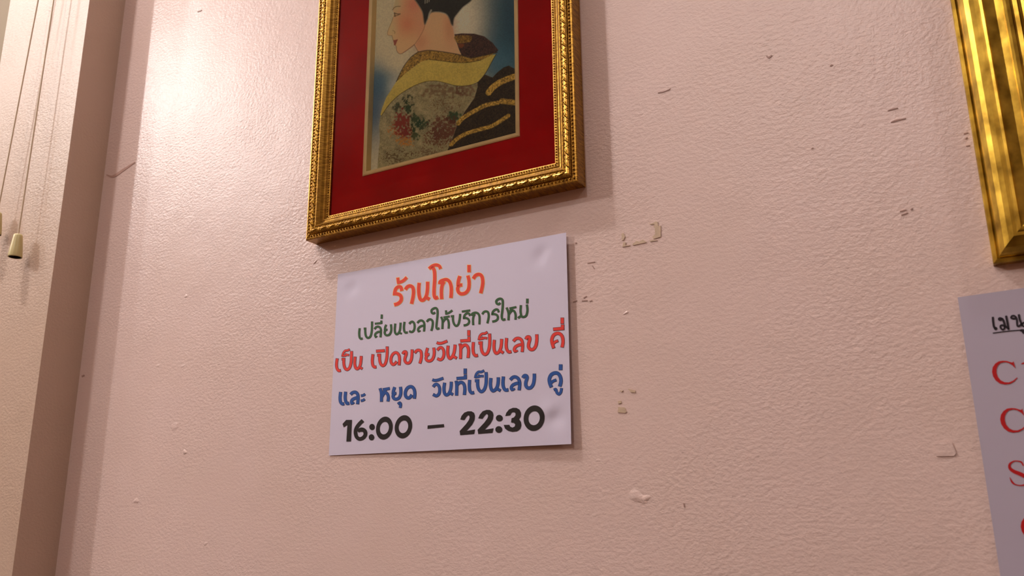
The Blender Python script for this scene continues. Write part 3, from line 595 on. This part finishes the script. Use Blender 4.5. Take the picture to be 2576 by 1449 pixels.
gold = [(596, 1258), (650, 1140), (720, 1010), (820, 882), (930, 802), (1080, 778), (1250, 792), (1450, 822), (1600, 852), (1750, 892), (1950, 852), (2150, 805), (2060, 852), (1900, 930), (1700, 965), (1500, 965), (1300, 940), (1100, 920), (980, 950), (870, 1030), (750, 1120), (650, 1210)]
put(sdf(kim, False), np.array(lin((166, 158, 116)))*(0.45+0.34*N[16]+0.3*N[60]+0.32*N[9])[:, None], 8)
put(sdf(dark, False), np.array(lin((72, 58, 34)))*(0.12+0.9*N[9]+0.5*N[16])[:, None], 10)
put(sdf(yel, False), np.array(lin((196, 180, 84)))*(0.86+0.2*N[16]+0.1*N[140])[:, None], 8)
put(sdf(gold, False), np.array(lin((176, 144, 52)))*(0.12+0.8*N[16]+0.6*N[9])[:, None], 8)
for p, w in (([(930, 802), (1080, 778), (1250, 792), (1450, 822), (1600, 852), (1750, 892), (1950, 855), (2150, 808)], 15), ([(596, 1258), (650, 1140), (720, 1010), (820, 882), (930, 802)], 12), ([(1110, 918), (1300, 940), (1500, 965), (1700, 965), (1900, 928)], 9),
             ([(365, 1790), (480, 1620), (620, 1480), (760, 1385), (900, 1312), (1050, 1260), (1200, 1250), (1330, 1275), (1480, 1318), (1600, 1330), (1750, 1310), (1860, 1262), (1970, 1130), (2080, 930), (2135, 835)], 10)):
    put(lined(p, w), (58, 44, 18), 9, 0.85)
def z6(pts): return [(x*6.133/6.038, (210+y/6.038)*6.133) for x, y in pts]
sk = sdf(kim, False)
def motif(cx, cy, rx, ry, rgb, thr, ns=16, k=0.9):
    (cx, cy), = z6([(cx, cy)]); e = 1-(((zx-cx)/rx)**2+((zy-cy)/ry)**2)/1.5; put(np.minimum((0.7*N[ns]+0.35*N[16]+0.35*N[9]-thr-0.55*(1-e)+0.12)*75, sk), rgb, 18, k)
motif(1250, 110, 420, 130, (110, 72, 46), 0.72, 30, 0.6); motif(1650, 100, 160, 130, (112, 70, 52), 0.62, 30, 0.6); motif(1330, 350, 300, 160, (110, 78, 48), 0.85, 16, 0.7); motif(760, 300, 120, 230, (40, 62, 36), 0.78, 30, 0.85); motif(600, 380, 70, 110, (44, 66, 40), 0.66, 30, 0.85)
motif(700, 680, 230, 260, (190, 124, 48), 0.66, 30, 0.8); motif(690, 610, 150, 190, (140, 44, 30), 0.52, 30, 0.92); motif(740, 760, 90, 130, (138, 48, 34), 0.55, 30, 0.9); motif(720, 880, 130, 80, (188, 136, 52), 0.62, 16, 0.85)
motif(870, 590, 90, 140, (40, 80, 42), 0.55, 30, 0.9); motif(1000, 620, 110, 110, (42, 78, 44), 0.62, 30, 0.9); motif(880, 790, 70, 70, (44, 80, 40), 0.55, 30, 0.85); motif(770, 370, 50, 110, (42, 76, 40), 0.5, 30, 0.85)
motif(1470, 510, 110, 80, (44, 84, 46), 0.5, 30, 0.9); motif(1330, 690, 260, 180, (112, 58, 36), 0.55, 30, 0.85); motif(1240, 830, 220, 150, (112, 66, 42), 0.62, 16, 0.8); motif(600, 1120, 330, 160, (98, 76, 42), 0.85, 16, 0.8); motif(1080, 1060, 260, 130, (104, 74, 48), 0.8, 16, 0.7)
for p, w in ((z6([(1420, 930), (1500, 850), (1650, 762), (1850, 700), (2050, 640), (2290, 490)]), 58), (z6([(1525, 610), (1600, 525), (1800, 405), (1950, 330), (2130, 295)]), 62), (z6([(2190, 270), (2290, 280), (2400, 295)]), 84), ([(2020, 1430), (2090, 1345), (2220, 1260), (2420, 1180)], 92)):
    put(lined(p, w), np.array(lin((206, 170, 66)))*(0.12+0.9*N[16]+0.4*N[9])[:, None], 12)
COLR = 0.86*COLR+0.14*COLR.mean(1)[:, None]
COLR = np.clip(1.75*np.clip(COLR, 0, 1)**1.25, 0, 0.93)
spark = (SP > 0.9985) & (sdf(kim, False) > 0); COLR[spark] = (0.85, 0.8, 0.66)
COLR = np.clip(COLR*(0.93+0.14*SP[:, None]), 0, 1)
art = bpy.data.meshes.new('painted_panel')
nvv = PTS.shape[0]; art.vertices.add(nvv)
inside_k = np.clip(sdf(kim, False)/10, 0, 1)+np.clip(sdf(dark, False)/10, 0, 1)+np.clip(sdf(gold, False)/10, 0, 1)
PTS[:, 1] -= 0.00025*np.clip(inside_k, 0, 1)*(0.3+N[9])
art.vertices.foreach_set('co', PTS.ravel())
ii, jj = np.meshgrid(np.arange(na), np.arange(nb)); a0 = (jj*(na+1)+ii).ravel(); quads = np.stack([a0, a0+1, a0+na+2, a0+na+1], 1).astype(np.int32)
art.loops.add(quads.size); art.polygons.add(len(quads)); art.loops.foreach_set('vertex_index', quads.ravel())
art.polygons.foreach_set('loop_start', np.arange(0, quads.size, 4, dtype=np.int32)); art.polygons.foreach_set('loop_total', np.full(len(quads), 4, dtype=np.int32))
art.update(calc_edges=True); art.polygons.foreach_set('use_smooth', [True]*len(quads))
ca = art.color_attributes.new('pigment', 'FLOAT_COLOR', 'POINT'); ca.data.foreach_set('color', np.concatenate([COLR, np.ones((nvv, 1))], 1).astype(np.float32).ravel())
pm = bpy.data.materials.new('painted_pigment'); pm.use_nodes = True; pb = pm.node_tree.nodes['Principled BSDF']; an = pm.node_tree.nodes.new('ShaderNodeAttribute'); an.attribute_name = 'pigment'
pm.node_tree.links.new(an.outputs['Color'], pb.inputs['Base Color']); pb.inputs['Roughness'].default_value = 0.6; pb.inputs['Specular IOR Level'].default_value = 0.3
art.materials.append(pm); ao = bpy.data.objects.new('painted_panel', art); COL.objects.link(ao); attach(ao, pic)
part('backing_board', *box(IX0, IX1, -0.0006, -0.0001, IZ0, IZ1), M['dark_art'], pic)
# glass pane
gm = bpy.data.materials.new('picture_glass'); gm.use_nodes = True; nt = gm.node_tree
for n_ in list(nt.nodes): nt.nodes.remove(n_)
out = nt.nodes.new('ShaderNodeOutputMaterial'); mix = nt.nodes.new('ShaderNodeMixShader'); tr = nt.nodes.new('ShaderNodeBsdfTransparent'); gl = nt.nodes.new('ShaderNodeBsdfGlossy'); fr = nt.nodes.new('ShaderNodeFresnel')
tr.inputs[0].default_value = (0.93, 0.95, 0.93, 1); gl.inputs['Roughness'].default_value = 0.03; fr.inputs[0].default_value = 1.28
nt.links.new(fr.outputs[0], mix.inputs[0]); nt.links.new(tr.outputs[0], mix.inputs[1]); nt.links.new(gl.outputs[0], mix.inputs[2]); nt.links.new(mix.outputs[0], out.inputs[0])
part('glass_pane', [(IX0, -0.0098, IZ0), (IX1, -0.0098, IZ0), (IX1, -0.0098, IZ1), (IX0, -0.0098, IZ1)], [(0, 1, 2, 3)], gm, pic)

# ------------------------------------------------------------------ wide gold frame at the right edge
GX0, GZ0, GWd, GHt = 0.6630, 0.1165+ZO, 0.52, 0.68
big = thing('gold_frame', 'wide mottled gold leaf picture frame hanging above the menu sheet', 'picture frame', (GX0+GWd/2, 0, GZ0))
gprof = [(0, 0.0), (0, 0.0072), (0.0008, 0.0084), (0.0030, 0.0088), (0.0038, 0.0080), (0.0044, 0.0092), (0.0060, 0.0125), (0.0090, 0.0165), (0.0125, 0.0192), (0.0160, 0.0206), (0.0185, 0.0206), (0.0195, 0.0216), (0.0215, 0.0218), (0.0225, 0.0208), (0.0300, 0.0198), (0.0345, 0.0200), (0.0355, 0.0214), (0.0375, 0.0222), (0.0400, 0.0220), (0.0408, 0.0205),
         (0.0420, 0.0200), (0.0450, 0.0202), (0.0462, 0.0180), (0.0480, 0.0172), (0.0500, 0.0174), (0.0512, 0.0150), (0.0545, 0.0142), (0.0570, 0.0120), (0.0570, 0.006), (0.054, 0.006), (0.054, 0.0)]
mitred_rails(GX0, GX0+GWd, GZ0, GZ0+GHt, gprof, (M['gold_w'], M['gold_w']), big)
part('dark_panel', *box(GX0+0.054, GX0+GWd-0.054, -0.0058, -0.004, GZ0+0.054, GZ0+GHt-0.054), M['dark_art'], big)

# ------------------------------------------------------------------ blind cords hanging before the post
def tube(path, r, n=8):
    v, f = [], []
    for p in path:
        for i in range(n): t = 2*math.pi*i/n; v.append((p[0]+r*math.cos(t), p[1]+r*math.sin(t), p[2]))
    for k in range(len(path)-1): f += [(k*n+i, k*n+(i+1) % n, (k+1)*n+(i+1) % n, (k+1)*n+i) for i in range(n)]
    return v, f
def lathe(cx, cy, prof_, n=20):
    v, f = [], []
    for r, z in prof_:
        for i in range(n): t = 2*math.pi*i/n; v.append((cx+r*math.cos(t), cy+r*math.sin(t), z))
    for k in range(len(prof_)-1): f += [(k*n+i, k*n+(i+1) % n, (k+1)*n+(i+1) % n, (k+1)*n+i) for i in range(n)]
    return v, f
CD = PD+0.016
for (pt, pk, lab) in (((135, 0), (46, 590), 'thin pale pull cord ending in an olive bell knob beside the glossy post'), ((96, 0), (-6, 535), 'thin pale pull cord at the very left edge with its knob cut off')):
    top, bot = at(*pt, CD), at(*pk, CD); cx, cy = (top[0]+bot[0])/2, -CD; zk = bot[2]
    cx = bot[0]
    t = thing('pull_cord', lab, 'pull cord', (cx, cy, zk-0.034), 'pull cords on the post')
    path = [(cx+(top[0]-cx)*k/20*1.0, cy, zk+(top[2]+0.0-zk)*k/20) for k in range(21)]
    ex = np.array(path[-1])-np.array(path[-2]); path += [tuple(np.array(path[-1])+ex*q) for q in (10, 20, 40)]
    part('cord', *tube(path, 0.0012), M['cord'], t, smooth=True)
    k = part('bell_knob', *lathe(cx, cy, [(0.0008, zk+0.001), (0.0052, zk), (0.0062, zk-0.002), (0.0066, zk-0.006), (0.0085, zk-0.022), (0.0094, zk-0.033), (0.0093, zk-0.034), (0.0084, zk-0.034), (0.0076, zk-0.022)]), M['knob'], t, smooth=True)
    WORLD[k.name] = (0, 0, 0)
    part('hollow', *lathe(cx, cy, [(0.0083, zk-0.0338), (0.0074, zk-0.020), (0.0004, zk-0.018)]), M['knob_in'], k)
